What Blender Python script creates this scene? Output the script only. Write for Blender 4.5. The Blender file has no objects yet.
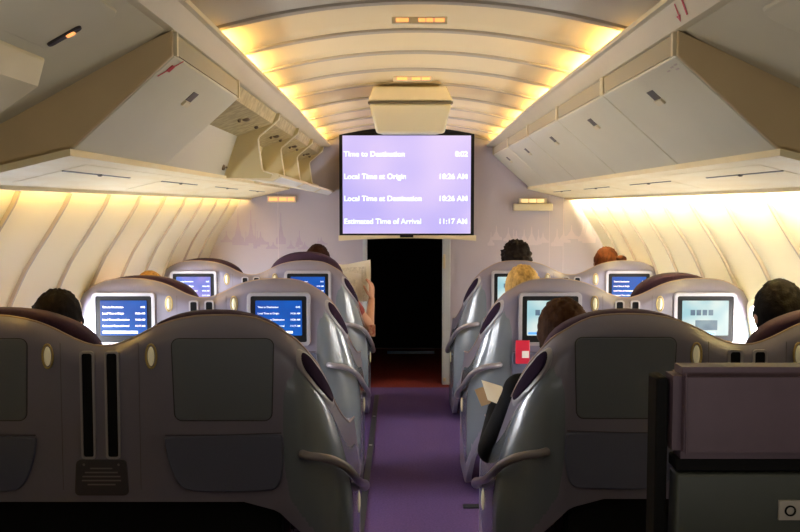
import bpy, bmesh, math, random
from mathutils import Vector, Matrix, noise
random.seed(7)
R = math.radians
SC = bpy.context.scene
COL = SC.collection

# ------------------------------------------------------------ camera, world, exposure
cam_d = bpy.data.cameras.new('camera'); cam = bpy.data.objects.new('camera', cam_d); COL.objects.link(cam)
cam.location = (0, 0, 1.5); cam.rotation_euler = (R(90 - 3.67), 0, 0)
cam_d.lens = 42.03; cam_d.sensor_width = 36; cam_d.clip_start = .02
SC.camera = cam
w = bpy.data.worlds.new('cabin_dark'); SC.world = w; w.use_nodes = True
w.node_tree.nodes['Background'].inputs[0].default_value = (.75, .72, .78, 1)
w.node_tree.nodes['Background'].inputs[1].default_value = .03
SC.view_settings.view_transform = 'Standard'; SC.view_settings.look = 'None'
SC.view_settings.gamma = 1; SC.view_settings.use_curve_mapping = False
SC.view_settings.exposure = 0.0
CC = .07                       # centre line of the cabin
TUBE_CEIL = 34.0; TUBE_WALL_L = 44.0; TUBE_WALL_R = 340.0
WIN_L = 52.0; WIN_R = 42.0

def area(name, loc, rot, sx, sy, power, col):
    l = bpy.data.lights.new(name, 'AREA'); l.shape = 'RECTANGLE'; l.size = sx; l.size_y = sy
    l.energy = power; l.color = col
    o = bpy.data.objects.new(name, l); COL.objects.link(o); o.location = loc; o.rotation_euler = rot
    return o
# added fill lamp, aimed up, to brighten the lockers and near soffit
area('daylight_rear', (CC, .6, .75), (R(180), 0, 0), 2.2, .8, 15, (1, .94, .87))

# ------------------------------------------------------------ materials
MATS = {}
def mat(name, col, rough=.5, metal=0, coat=0, emit=None, es=0, noise_amt=0, nscale=30, bump=0, bscale=200, spec=None, col2=None, stretch=None):
    if name in MATS: return MATS[name]
    m = bpy.data.materials.new(name); m.use_nodes = True; nt = m.node_tree
    b = nt.nodes['Principled BSDF']
    c = (*col, 1)
    b.inputs['Base Color'].default_value = c; b.inputs['Roughness'].default_value = rough
    b.inputs['Metallic'].default_value = metal; b.inputs['Coat Weight'].default_value = coat
    b.inputs['Coat Roughness'].default_value = .12
    if spec is not None: b.inputs['Specular IOR Level'].default_value = spec
    tc = nt.nodes.new('ShaderNodeTexCoord')
    src = tc.outputs['Object']
    if stretch:
        mp = nt.nodes.new('ShaderNodeMapping'); mp.inputs['Scale'].default_value = stretch
        nt.links.new(src, mp.inputs[0]); src = mp.outputs[0]
    if noise_amt or col2:
        n = nt.nodes.new('ShaderNodeTexNoise'); n.inputs['Scale'].default_value = nscale; n.inputs['Detail'].default_value = 4
        nt.links.new(src, n.inputs['Vector'])
        mx = nt.nodes.new('ShaderNodeMix'); mx.data_type = 'RGBA'
        k = 1 - noise_amt
        mx.inputs[6].default_value = c
        mx.inputs[7].default_value = (*(col2 if col2 else [v * k for v in col]), 1)
        rp = nt.nodes.new('ShaderNodeValToRGB'); rp.color_ramp.elements[0].position = .38; rp.color_ramp.elements[1].position = .68
        nt.links.new(n.outputs[0], rp.inputs[0]); nt.links.new(rp.outputs[0], mx.inputs[0])
        nt.links.new(mx.outputs[2], b.inputs['Base Color'])
    if bump:
        n2 = nt.nodes.new('ShaderNodeTexNoise'); n2.inputs['Scale'].default_value = bscale
        bp = nt.nodes.new('ShaderNodeBump'); bp.inputs['Strength'].default_value = bump; bp.inputs['Distance'].default_value = .002
        nt.links.new(tc.outputs['Object'], n2.inputs['Vector']); nt.links.new(n2.outputs[0], bp.inputs['Height'])
        nt.links.new(bp.outputs[0], b.inputs['Normal'])
    if emit:
        b.inputs['Emission Color'].default_value = (*emit, 1); b.inputs['Emission Strength'].default_value = es
    MATS[name] = m
    return m

def screen_mat(name, ca, cb, es, scale=3.0):
    """a lit display: two colours blended by soft procedural noise"""
    if name in MATS: return MATS[name]
    m = bpy.data.materials.new(name); m.use_nodes = True; nt = m.node_tree; b = nt.nodes['Principled BSDF']
    b.inputs['Base Color'].default_value = (.01, .01, .01, 1); b.inputs['Roughness'].default_value = .6; b.inputs['Specular IOR Level'].default_value = .1
    tc = nt.nodes.new('ShaderNodeTexCoord'); n = nt.nodes.new('ShaderNodeTexNoise'); n.inputs['Scale'].default_value = scale
    n.inputs['Detail'].default_value = 1
    rp = nt.nodes.new('ShaderNodeValToRGB'); rp.color_ramp.elements[0].position = .35; rp.color_ramp.elements[1].position = .65
    rp.color_ramp.elements[0].color = (*ca, 1); rp.color_ramp.elements[1].color = (*cb, 1)
    nt.links.new(tc.outputs['Object'], n.inputs['Vector']); nt.links.new(n.outputs[0], rp.inputs[0])
    nt.links.new(rp.outputs[0], b.inputs['Emission Color']); b.inputs['Emission Strength'].default_value = es
    MATS[name] = m
    return m

plastic = mat('cream_plastic', (.72, .63, .42), .42, noise_amt=.06, nscale=4, bump=.05, bscale=500)
plastic_w = mat('pale_locker_plastic', (.66, .62, .46), .38, noise_amt=.04, nscale=3)
soffit_m = mat('grey_beige_soffit', (.62, .57, .42), .5, noise_amt=.05, nscale=3)
tan = mat('tan_end_panel', (.60, .45, .25), .5, noise_amt=.08, nscale=5)
ceil_m = mat('ceiling_cream', (.80, .66, .40), .5)
ceil_rib = mat('ceiling_rib', (.46, .40, .31), .5)
ceil_grey = mat('ceiling_grey', (.58, .53, .43), .6)
sidewall = mat('sidewall_cream', (.80, .73, .52), .45, noise_amt=.03, nscale=2)
rib_m = mat('sidewall_joint', (.42, .36, .29), .45)
ledge_m = mat('ledge_plastic', (.86, .74, .46), .55, col2=(.82, .67, .36), nscale=3, stretch=(6, 1, 1))  # streaked second tone paints yellowish reflections onto the ledge
carpet = mat('purple_carpet', (.088, .052, .165), .95, noise_amt=.3, nscale=90, bump=.5, bscale=400, spec=.1)
carpet_red = mat('maroon_galley_carpet', (.16, .025, .02), .9, noise_amt=.3, nscale=60, spec=.1)
shell_m = mat('shell_violet_grey', (.195, .18, .245), .34, coat=.35, noise_amt=.05, nscale=6)
side_m = mat('side_blue_grey', (.17, .20, .235), .25, coat=.5)
panel_m = mat('panel_slate', (.125, .14, .165), .38)
pocket_m = mat('pocket_slate_blue', (.11, .12, .19), .5, bump=.1)
frame_m = mat('monitor_frame_grey', (.33, .32, .36), .35)
bead_m = mat('edge_bead', (.30, .22, .18), .35)
black = mat('black_plastic', (.006, .006, .007), .85, spec=.2)
bezel_m = mat('monitor_bezel', (.012, .012, .013), .6, spec=.12)
purple = mat('purple_upholstery', (.036, .009, .034), .85, noise_amt=.25, nscale=120, bump=.3, bscale=350)
purple2 = mat('mauve_leather', (.115, .072, .10), .5, noise_amt=.12, nscale=14, bump=.25, bscale=30)
lamp_cream = mat('lamp_lens', (.75, .70, .50), .25, emit=(1, .85, .5), es=.12)
gold = mat('gold_ring', (.55, .42, .18), .3, metal=.8)
steel = mat('steel', (.5, .5, .52), .3, metal=.9)
tube_grey = mat('armrest_bar_grey', (.24, .22, .25), .3, coat=.3)
white_m = mat('white_paper', (.95, .93, .88), .7)
news_m = mat('newsprint', (.92, .88, .76), .8, noise_amt=.25, nscale=60)
red_m = mat('red_card', (.62, .02, .06), .4)
redmark = mat('red_marking', (.55, .02, .02), .5)
wall_lilac = mat('bulkhead_lilac', (.42, .39, .47), .45, col2=(.50, .44, .48), nscale=1.2)
spire_m = mat('mural_pale', (.56, .49, .54), .45)
spire_d = mat('mural_dusk', (.40, .335, .445), .45)
jamb_m = mat('door_jamb', (.45, .47, .48), .35)
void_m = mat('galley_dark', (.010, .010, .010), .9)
dirty = mat('bin_lining', (.48, .40, .20), .6, col2=(.30, .24, .11), nscale=26)
bin_grey = mat('bin_back_panel', (.50, .47, .38), .5)
sign_w = mat('sign_lamp', (.8, .5, .2), .4, emit=(1, .36, .10), es=1.3)
sign_y = mat('sign_lamp_soft', (.8, .7, .4), .4, emit=(1, .70, .30), es=.9)
sign_dim = mat('sign_dim', (.45, .35, .2), .4)
skin_m = mat('skin', (.55, .29, .18), .5)
txt_w = mat('screen_text', (.8, .8, .8), .5, emit=(.75, .9, 1), es=1.0)

# ------------------------------------------------------------ mesh helpers
class MB:
    def __init__(s): s.b = bmesh.new()
    def poly(s, pts):
        return s.b.faces.new([s.b.verts.new(p) for p in pts])
    def prism(s, prof, y0, y1):
        """prof: closed (x,z) polygon pushed along y"""
        a = [s.b.verts.new((x, y0, z)) for x, z in prof]; c = [s.b.verts.new((x, y1, z)) for x, z in prof]
        n = len(prof)
        s.b.faces.new(a); s.b.faces.new(c[::-1])
        for i in range(n): s.b.faces.new([a[i], c[i], c[(i+1) % n], a[(i+1) % n]])
    def hull(s, pa, pb):
        a = [s.b.verts.new(p) for p in pa]; c = [s.b.verts.new(p) for p in pb]; n = len(pa)
        s.b.faces.new(a); s.b.faces.new(c[::-1])
        for i in range(n): s.b.faces.new([a[i], c[i], c[(i+1) % n], a[(i+1) % n]])
    def box(s, x0, x1, y0, y1, z0, z1):
        s.prism([(x0, z0), (x1, z0), (x1, z1), (x0, z1)], y0, y1)
    def grid(s, pts):
        v = [[s.b.verts.new(p) for p in row] for row in pts]
        for i in range(len(v)-1):
            for j in range(len(v[0])-1): s.b.faces.new([v[i][j], v[i][j+1], v[i+1][j+1], v[i+1][j]])
        return v
    def slab(s, pts, pts2):
        """closed solid between two grids"""
        a = s.grid(pts); c = s.grid(pts2)
        for f in ((0, None), (len(a)-1, None)):
            i = f[0]
            for j in range(len(a[0])-1): s.b.faces.new([a[i][j], a[i][j+1], c[i][j+1], c[i][j]])
        for j in (0, len(a[0])-1):
            for i in range(len(a)-1): s.b.faces.new([a[i][j], a[i+1][j], c[i+1][j], c[i][j]])
    def tube(s, pts, r, n=10, caps=True):
        pts = [Vector(p) for p in pts]; rings = []
        rr = r if isinstance(r, (list, tuple)) else [r]*len(pts)
        for i, p in enumerate(pts):
            t = (pts[min(i+1, len(pts)-1)] - pts[max(i-1, 0)]).normalized()
            up = Vector((0, 0, 1)) if abs(t.z) < .9 else Vector((0, 1, 0))
            a = t.cross(up).normalized(); b = t.cross(a)
            rings.append([s.b.verts.new(p + rr[i]*(math.cos(q*2*math.pi/n)*a + math.sin(q*2*math.pi/n)*b)) for q in range(n)])
        for i in range(len(rings)-1):
            for q in range(n): s.b.faces.new([rings[i][q], rings[i][(q+1) % n], rings[i+1][(q+1) % n], rings[i+1][q]])
        if caps: s.b.faces.new(rings[0]); s.b.faces.new(rings[-1][::-1])
    def ell(s, c, r, nu=20, nv=12, rot=None):
        g = bmesh.ops.create_uvsphere(s.b, u_segments=nu, v_segments=nv, radius=1)
        M = Matrix.Translation(c) @ (rot.to_4x4() if rot else Matrix.Identity(4)) @ Matrix.Diagonal((*r, 1))
        bmesh.ops.transform(s.b, matrix=M, verts=g['verts'])
        return g['verts']
    def cap(s, p0, p1, r0, r1):
        p0 = Vector(p0); p1 = Vector(p1); n = 5
        d = (p1-p0)
        s.tube([p0 + d*i/n for i in range(n+1)], [r0 + (r1-r0)*i/n for i in range(n+1)], 14)
        s.ell(p0, (r0,)*3, 14, 8); s.ell(p1, (r1,)*3, 14, 8)
    def rrect(s, cx, cz, wd, ht, rad, y0, y1, hole=None, flare=0, n=5):
        """rounded rectangle plate in the xz plane; hole=(w,h,rad) turns it into a frame"""
        def loop(wd, ht, rad):
            o = []
            for k, (sx, sz) in enumerate(((1, 1), (-1, 1), (-1, -1), (1, -1))):
                for i in range(n+1):
                    a = math.pi/2*(k + i/n)
                    x = sx*(wd/2-rad) + rad*math.cos(a); z = sz*(ht/2-rad) + rad*math.sin(a)
                    o.append((cx + x*(1 + flare*z/ht), cz + z))
            return o
        L = loop(wd, ht, rad)
        if not hole: s.prism(L, y0, y1); return
        H = loop(*hole)
        A = [[s.b.verts.new((x, y, z)) for x, z in q] for q in (L, H) for y in (y0, y1)]
        m = len(L)
        for i in range(m):
            j = (i+1) % m
            s.b.faces.new([A[0][i], A[0][j], A[2][j], A[2][i]]); s.b.faces.new([A[1][i], A[1][j], A[3][j], A[3][i]])
            s.b.faces.new([A[0][i], A[0][j], A[1][j], A[1][i]]); s.b.faces.new([A[2][i], A[2][j], A[3][j], A[3][i]])
    def mesh(s, name, m, smooth=True, sharp=35):
        bmesh.ops.recalc_face_normals(s.b, faces=s.b.faces)
        me = bpy.data.meshes.new(name); s.b.to_mesh(me); s.b.free()
        me.materials.append(m)
        if smooth:
            me.polygons.foreach_set('use_smooth', [True]*len(me.polygons)); me.set_sharp_from_angle(angle=R(sharp))
        return me
    def build(s, name, m, parent=None, bevel=0, smooth=True, sharp=35):
        return link(name, s.mesh(name, m, smooth, sharp), parent, bevel)
def link(name, me, parent=None, bevel=0, loc=(0, 0, 0)):
    o = bpy.data.objects.new(name, me); COL.objects.link(o); o.location = loc
    if parent: o.parent = parent
    if bevel:
        b = o.modifiers.new('bevel', 'BEVEL'); b.width = bevel; b.segments = 3; b.limit_method = 'ANGLE'; b.angle_limit = R(40)
    return o
def tag(o, label=None, cat=None, group=None, kind=None):
    if label: o['label'] = label
    if cat: o['category'] = cat
    if group: o['group'] = group
    if kind: o['kind'] = kind
    return o
def thing(name, loc, label, cat, group=None, rz=0):
    o = bpy.data.objects.new(name, None); COL.objects.link(o); o.location = loc; o.rotation_euler = (0, 0, rz)
    o.empty_display_size = .1
    return tag(o, label, cat, group)
def struct(o, label=None, cat=None):
    o['kind'] = 'structure'
    if label: o['label'] = label
    if cat: o['category'] = cat
    return o
def text_mesh(s, size, m, align='LEFT', extr=.0006, bold=0):
    cu = bpy.data.curves.new('txt', 'FONT'); cu.body = s; cu.size = size; cu.align_x = align; cu.extrude = extr; cu.offset = bold
    o = bpy.data.objects.new('txt', cu); COL.objects.link(o)
    dg = bpy.context.evaluated_depsgraph_get(); me = bpy.data.meshes.new_from_object(o.evaluated_get(dg))
    COL.objects.unlink(o); bpy.data.objects.remove(o)
    me.materials.clear(); me.materials.append(m)
    me.transform(Matrix.Rotation(R(90), 4, 'X'))      # reads from -y
    return me
TXT = {}
def text_block(items, m, name, parent, loc=(0, 0, 0)):
    """one child per piece of writing: (string, x, z, size, align)"""
    for s, x, z, size, al in items:
        k = (s, size, al, m.name)
        if k not in TXT: TXT[k] = text_mesh(s, size, m, al, bold=size*.012); TXT[k].name = name
        link(name, TXT[k], parent, 0, (loc[0] + x, loc[1], loc[2] + z))
def smoothstep(a, b, x):
    t = max(0, min(1, (x-a)/(b-a))); return t*t*(3-2*t)
def interp(T, x):
    if x <= T[0][0]: return T[0][1]
    for (a, u), (b, v) in zip(T, T[1:]):
        if x <= b:
            return u + (v-u)*(x-a)/(b-a)
    return T[-1][1]

Y0, YB, YE = -1.0, 2.64, 7.80           # cabin rear, first locker, front bulkhead
# ------------------------------------------------------------ structure
b = MB(); b.box(-1.75+CC, 1.75+CC, Y0, 7.66, -.05, 0)
struct(b.build('floor', carpet), 'purple carpeted cabin floor', 'floor')
b = MB(); b.box(-.5, .62, 7.66, 9.8, -.05, -.001)
struct(b.build('floor', carpet_red), 'dark red galley floor beyond the doorway', 'floor')

def zr(y): return interp([(3.0, 2.072), (5.2, 2.066), (6.4, 2.040), (7.8, 2.018)], y)
def arch_z(x, y=3.0):                 # x measured from the centre line
    return 2.196 - .085*(x/.66)**2 - (2.072 - zr(y))
HX = .80
def arch_slab(b, ycuts, drop, up):
    xs = [-HX + 2*HX*k/36 for k in range(37)]
    b.slab([[(CC + x, y, arch_z(x, y) - d) for x in xs] for y, d in zip(ycuts, drop)], [[(CC + x, y, arch_z(x, y) + up) for x in xs] for y in ycuts])
b = MB(); arch_slab(b, (Y0, 1, 3.19), (.004, .004, .004), .03)
struct(b.build('ceiling', ceil_grey), 'plain grey ceiling over the rear of the cabin', 'ceiling')
ribY = [3.19 + .508*i for i in range(10)]
b = MB()
yy = []; dd = []
for y in ribY[:-1] + [7.762]:
    for dy, dr in ((0, .0), (.12, -.006), (.25, -.008), (.38, -.003), (.50, .006)):
        if y + dy < YE - .001: yy.append(y + dy); dd.append(dr)
arch_slab(b, yy + [YE], dd + [.006], .05)
ce = struct(b.build('ceiling', ceil_m, sharp=60), 'arched cream ceiling between the ribs', 'ceiling')
for i, y in enumerate(ribY):
    if y > YE: break
    b = MB(); arch_slab(b, (y - .028, y - .020, y + .012, y + .026), (.000, .013, .016, .0), .01)
    o = b.build('ceiling_rib', ceil_rib, ce, sharp=50); o['kind'] = 'structure'

for sd, nm in ((-1, 'left'), (1, 'right')):
    X = lambda r: CC + sd*r
    # sidewall
    P = [(1.38, 1.66), (1.39, 1.58), (1.425, 1.50), (1.50, 1.38), (1.58, 1.26), (1.645, 1.13), (1.70, .98), (1.735, .8), (1.745, .5), (1.72, 0)]
    def wall_pt(z, P=P):
        return interp([(q[1], q[0]) for q in P[::-1]], z)
    prof = [(X(r), z) for r, z in P] + [(X(r + .04), z) for r, z in P[::-1]]
    b = MB(); b.prism(prof, Y0, 7.9)
    struct(b.build('wall_' + nm, sidewall, sharp=50), nm + ' cabin sidewall of curved cream panels', 'wall')
    # joint strips
    for i in range(10):
        y = 2.75 + .508*i
        b = MB()
        zz = [1.64 - 1.6*k/24 for k in range(25)]
        b.slab([[(X(wall_pt(z) - .001), y + dy, z) for z in zz] for dy in (-.017, -.008, .008, .017)],
               [[(X(wall_pt(z) - (.001 if abs(dy) > .01 else .014)), y + dy, z) for z in zz] for dy in (-.017, -.008, .008, .017)])
        struct(b.build('trim_%d' % (1 + i + (10 if sd > 0 else 0)), rib_m), None, None)
    # windows
    for i in range(10):
        y = 2.75 + .508*i - .254
        lo, hi = .70, 1.02
        wx = (wall_pt(lo) + wall_pt(hi))/2
        tilt = math.atan2(wall_pt(lo) - wall_pt(hi), hi - lo)
        win_m = mat('window_light_' + nm, (.8, .8, .8), .3, emit=(1, .97, .95) if sd > 0 else (.9, .93, 1), es=WIN_R if sd > 0 else WIN_L)
        f = MB(); f.rrect(0, 0, .27, .37, .09, -.012, .012, hole=(.21, .31, .08))
        fo = f.build('window_%d' % (1 + i + (11 if sd > 0 else 0)), sidewall)
        p = MB(); p.rrect(0, 0, .215, .315, .08, -.002, .002)
        po = p.build('window_pane' if i > 1 else 'window_blind', win_m if i > 1 else plastic, fo); po['kind'] = 'structure'  # nearest panes replaced by added blinds to keep daylight off near seat backs
        fo.matrix_world = Matrix.Translation((X(wx - .012), y, (lo+hi)/2)) @ Matrix.Rotation(-sd*tilt, 4, 'Y') @ Matrix.Rotation(R(90), 4, 'Z')
        struct(fo)
    # cove above the lockers (rail + fascia)
    ys = [Y0, 1, 2.6, 2.645, 3.2, 4, 4.8, 5.4, 6, 6.6, 7.2, 7.8]
    prof = lambda y: [(.655, zr(y)-.002), (.645, zr(y)-.010), (.648, zr(y)-.022), (.662, zr(y)-.026), (.700, 1.992), (.712, 1.988), (.80, 1.99), (.80, zr(y)-.03), (.68, zr(y)-.022), (.668, zr(y)-.008)]
    b = MB()
    rings = [[b.b.verts.new((X(r), y, z)) for r, z in prof(y)] for y in ys]
    for a, c in zip(rings, rings[1:]):
        for k in range(len(a)): b.b.faces.new([a[k], a[(k+1) % len(a)], c[(k+1) % len(a)], c[k]])
    b.b.faces.new(rings[0]); b.b.faces.new(rings[-1][::-1])
    struct(b.build('trim_%d' % (40 + (sd > 0)), plastic), nm + ' ceiling cove rail', 'cove rail')
    # fluorescent tubes lying in the ceiling cove, one per bay
    for i in range(9):
        y = 3.22 + .508*i; zt = zr(y) + .002; k = (1.0, 1.9, .45, 1.5, .5, 1.7, .6, 1.6, .6)[i]
        b = MB(); b.tube([(X(.725), y + .01, zt), (X(.725), y + .46, zt)], .009, 8)
        o = b.build('cove_lamp', mat('warm_tube_%.2f' % k, (1, .9, .7), .5, emit=(1, .70, .27), es=TUBE_CEIL*k))
        tag(o, 'warm lamp tube hidden in the %s ceiling cove rail' % nm, 'lamp', nm + ' ceiling cove lamps')
    # back wall of the cove
    b = MB(); b.prism([(X(.80), 1.99), (X(.82), 1.99), (X(.82), 2.14), (X(.80), 2.14)], Y0, YE)
    struct(b.build('trim_%d' % (42 + (sd > 0)), plastic))
    # ledge under lockers
    b = MB()
    b.prism([(X(.99), 1.640), (X(1.305), 1.565), (X(1.308), 1.552), (X(1.328), 1.550), (X(1.330), 1.578), (X(1.31), 1.584), (X(.99), 1.660)], YB - .02, YE)
    lo = struct(b.build('trim_%d' % (44 + (sd > 0)), ledge_m), nm + ' underside ledge below the lockers', 'ledge')
    for i, y in enumerate([2.9, 4.1, 5.3, 6.5]):
        g = MB()
        def lp(r, y, d=.0): return (X(r), y, 1.640 - (r - .99)*.2388 - d)
        g.hull([lp(1.04, y, .0012), lp(1.27, y, .0012), lp(1.27, y, -.002), lp(1.04, y, -.002)], [lp(1.04, y+1.1, .0012), lp(1.27, y+1.1, .0012), lp(1.27, y+1.1, -.002), lp(1.04, y+1.1, -.002)])
        po = g.build('service_panel', ledge_m, lo); po['kind'] = 'structure'
        g = MB(); g.hull([lp(1.11, y, .0035), lp(1.116, y, .0035), lp(1.116, y, 0), lp(1.11, y, 0)], [lp(1.11, y+.72, .0035), lp(1.116, y+.72, .0035), lp(1.116, y+.72, 0), lp(1.11, y+.72, 0)])
        g.ell(lp(1.113, y+.36, .004), (.009, .009, .005), 10, 6)
        po = g.build('panel_catch', mat('dark_seam', (.12, .10, .07), .5), lo); po['kind'] = 'structure'
    b = MB(); b.prism([(X(1.26), 1.66), (X(1.40), 1.66), (X(1.40), 1.68), (X(1.26), 1.68)], YB-.02, YE)
    b.prism([(X(1.25), 1.60), (X(1.26), 1.60), (X(1.26), 1.68), (X(1.25), 1.68)], YB-.02, YE)
    struct(b.build('trim_%d' % (46 + (sd > 0)), sidewall))
    for i in range(10):
        y = 2.75 + .508*i
        b = MB(); b.tube([(X(1.30), y + .04, 1.625), (X(1.30), min(y + .47, 7.75), 1.625)], .010, 8)
        o = b.build('cove_lamp', mat('wall_tube_' + nm, (1, .9, .7), .5, emit=(1, .72, .28) if sd < 0 else (1, .86, .50), es=TUBE_WALL_L if sd < 0 else TUBE_WALL_R))
        tag(o, 'warm lamp tube hidden above the %s sidewall ledge' % nm, 'lamp', nm + ' sidewall lamps')
    # sloping soffit panel nearer than the lockers
    S = [(.712, 1.995), (.76, 1.965), (1.06, 1.812 + (.012 if sd > 0 else -.012)), (1.2, 1.735 + (.02 if sd > 0 else -.01)), (1.40, 1.62), (1.42, 1.55)]
    b = MB(); b.prism([(X(r), z) for r, z in S] + [(X(r + .03), z + .03) for r, z in S[::-1]], Y0, YB)
    so = struct(b.build('trim_%d' % (48 + (sd > 0)), soffit_m), nm + ' sloping side ceiling panel near the camera', 'ceiling panel')
    def sp(r, y, d=0, S=S): return (X(r) - sd*d*.45, y, interp(S, r) - d*.9)
    # raised rounded access hatch on the soffit
    def plate(r0, r1, y0, y1, d0, d1, rad=.05, parent=so, m=soffit_m, name='hatch', n=5):
        lo_ = []
        cy, cr = (y0+y1)/2, (r0+r1)/2; hy, hr = (y1-y0)/2, (r1-r0)/2
        for k, (sx, sz) in enumerate(((1, 1), (-1, 1), (-1, -1), (1, -1))):
            for i in range(n+1):
                a = math.pi/2*(k + i/n); lo_.append((cr + sx*(hr-rad) + rad*math.cos(a), cy + sz*(hy-rad) + rad*math.sin(a)))
        g = MB(); g.hull([sp(r, y, d0) for r, y in lo_], [sp(cr + (r-cr)*.97, cy + (y-cy)*.985, d1) for r, y in lo_])
        o = g.build(name, m, parent, bevel=.002); 
        if parent is so: o['kind'] = 'structure'
        return o
    plate(.77, 1.08, 1.2, 2.24, 0, .006) if sd > 0 else plate(.75, .92, 1.2, 2.32, 0, .006)
    if sd < 0:
        sg = plate(.825, .905, 2.22, 2.245, .004, .012, .010, None, mat('sign_black', (.03, .02, .02), .4), 'seatbelt_sign')
        tag(sg, 'small lit sign strip on the left sloping ceiling panel', 'sign')
        l = plate(.842, .862, 2.222, 2.243, .011, .014, .006, sg, sign_w, 'lamp')
        plate(.79, .80, 2.0, 2.30, 0, .002, .004, so, mat('dark_seam', (.12, .10, .07), .5), 'slot')
        # curved chute-like housing hanging at the left edge
        ch = thing('vent_housing', (X(1.1), 2.0, 1.74), 'angular cream housing hanging at the far left edge under the sloping ceiling panel', 'housing')
        g = MB(); o_ = Vector(ch.location)
        F = lambda y, e: [tuple(Vector(p) - o_) for p in (sp(.945 + e, y, -.01), sp(.945 + e, y, .004), sp(.985 + e, y, .052), sp(1.15, y, .072), sp(1.27, y, .05), sp(1.27, y, -.01))]
        g.hull(F(2.33, 0), F(1.4, 0)); g.build('shell', plastic, ch, bevel=.008)

# ------------------------------------------------------------ lockers
def bin_frame(sd):
    a = Vector((CC + sd*.702, 0, 1.922)); c = Vector((CC + sd*1.012, 0, 1.645)); d = c - a
    n = Vector((-sd*(1.922-1.645), 0, -(1.012-.702))).normalized()
    return a, d, n
def slab_on_door(sd, t0, t1, y0, y1, d0, d1):
    a, d, n = bin_frame(sd)
    f = lambda t, y, o: tuple(a + d*t + n*o + Vector((0, y, 0)))
    return [f(t0, y0, d0), f(t1, y0, d0), f(t1, y0, d1), f(t0, y0, d1)], [f(t0, y1, d0), f(t1, y1, d0), f(t1, y1, d1), f(t0, y1, d1)]
order_r = ['nearest overhead locker on the right, beside the tan end panel', 'second overhead locker from the camera on the right', 'third overhead locker from the camera on the right', 'fourth overhead locker from the camera on the right', 'farthest overhead locker on the right, against the bulkhead']
def closed_bin(sd, y0, y1, label, first=False):
    X = lambda r: CC + sd*r
    t = thing('overhead_locker', (X(.9), (y0+y1)/2, 1.66), label, 'overhead locker', 'closed overhead lockers')
    off = Vector(t.location)
    def fin(g, name, m, par=t, bv=0):
        bmesh.ops.translate(g.b, verts=g.b.verts, vec=-off)
        return g.build(name, m, par, bevel=bv)
    g = MB(); g.prism([(X(.722), 1.985), (X(.722), 1.93), (X(1.02), 1.668), (X(1.28), 1.668), (X(1.28), 1.70), (X(1.0), 1.86), (X(.80), 1.97)], y0 + .006, y1 - .006)
    fin(g, 'body', plastic)
    g = MB(); g.hull(*slab_on_door(sd, 0, 1, y0 + .006, y1 - .006, -.02, 0)); door = fin(g, 'door', plastic_w, bv=.006)
    # recessed latch: dark well with a pale paddle
    ym = (y0+y1)/2 - .02
    g = MB(); g.hull(*slab_on_door(sd, .16, .27, ym - .036, ym + .036, -.001, .0015)); hd = fin(g, 'latch', mat('latch_well', (.10, .085, .07), .5), door)
    g = MB(); g.hull(*slab_on_door(sd, .255, .305, ym - .038, ym + .034, 0, .008)); fin(g, 'latch_paddle', plastic, hd)
    # grille above the door
    g = MB(); g.box(*sorted((X(.702), X(.720))), y0 + .03, y1 - .03, 1.928, 1.984)
    gr = fin(g, 'vent_grille', mat('grille_beige', (.40, .35, .24), .6))
    for yy in (y0 + .005, y1 - .025):
        g = MB(); g.box(*sorted((X(.697), X(.72))), yy, yy + .02, 1.922, 1.988); fin(g, 'hinge_post', plastic)
    if first:
        g = MB(); g.prism([(X(.706), 1.992), (X(.706), 1.920), (X(1.014), 1.644), (X(1.335), 1.575), (X(1.42), 1.60), (X(1.30), 1.69), (X(1.06), 1.83)], y0 - .012, y0 + .004)
        fin(g, 'end_panel', tan, bv=.004)
    return t, fin, door
ycut = [2.655, 3.60, 4.63, 5.68, 6.73, 7.79]
for i in range(5):
    t, fin, door = closed_bin(1, ycut[i], ycut[i+1], order_r[i], i == 0)
    if i == 0:
        for k, (y, tt) in enumerate(((2.70, .055), (2.74, .06), (2.715, .09), (2.79, .075))):
            g = MB(); g.hull(*slab_on_door(1, tt, tt + .012, y, y + .026, 0, .001)); fin(g, 'marking', mat('faint_red_print', (.56, .46, .40), .5), door)
t, fin, door = closed_bin(-1, 2.655, 3.70, 'closed overhead locker with a red mark at its corner, nearest on the left', True)
g = MB(); a, d, n = bin_frame(-1)
def dm(tt, y): return tuple(a + d*tt + n*.001 + Vector((0, y, 0)))
g.hull([dm(.0, 2.752), dm(.0, 2.760), dm(.19, 2.690), dm(.19, 2.682)], [tuple(Vector(p) + n*.001) for p in (dm(.0, 2.752), dm(.0, 2.760), dm(.19, 2.690), dm(.19, 2.682))])
q = [dm(.095 + .04*math.cos(k*math.pi/4)*(1 if k % 2 else .75), 2.720 + .022*math.sin(k*math.pi/4)*(1 if k % 2 else .75)) for k in range(8)]
g.hull(q, [tuple(Vector(p) + n*.0015) for p in q])
fin(g, 'red_mark', redmark, door)
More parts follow.
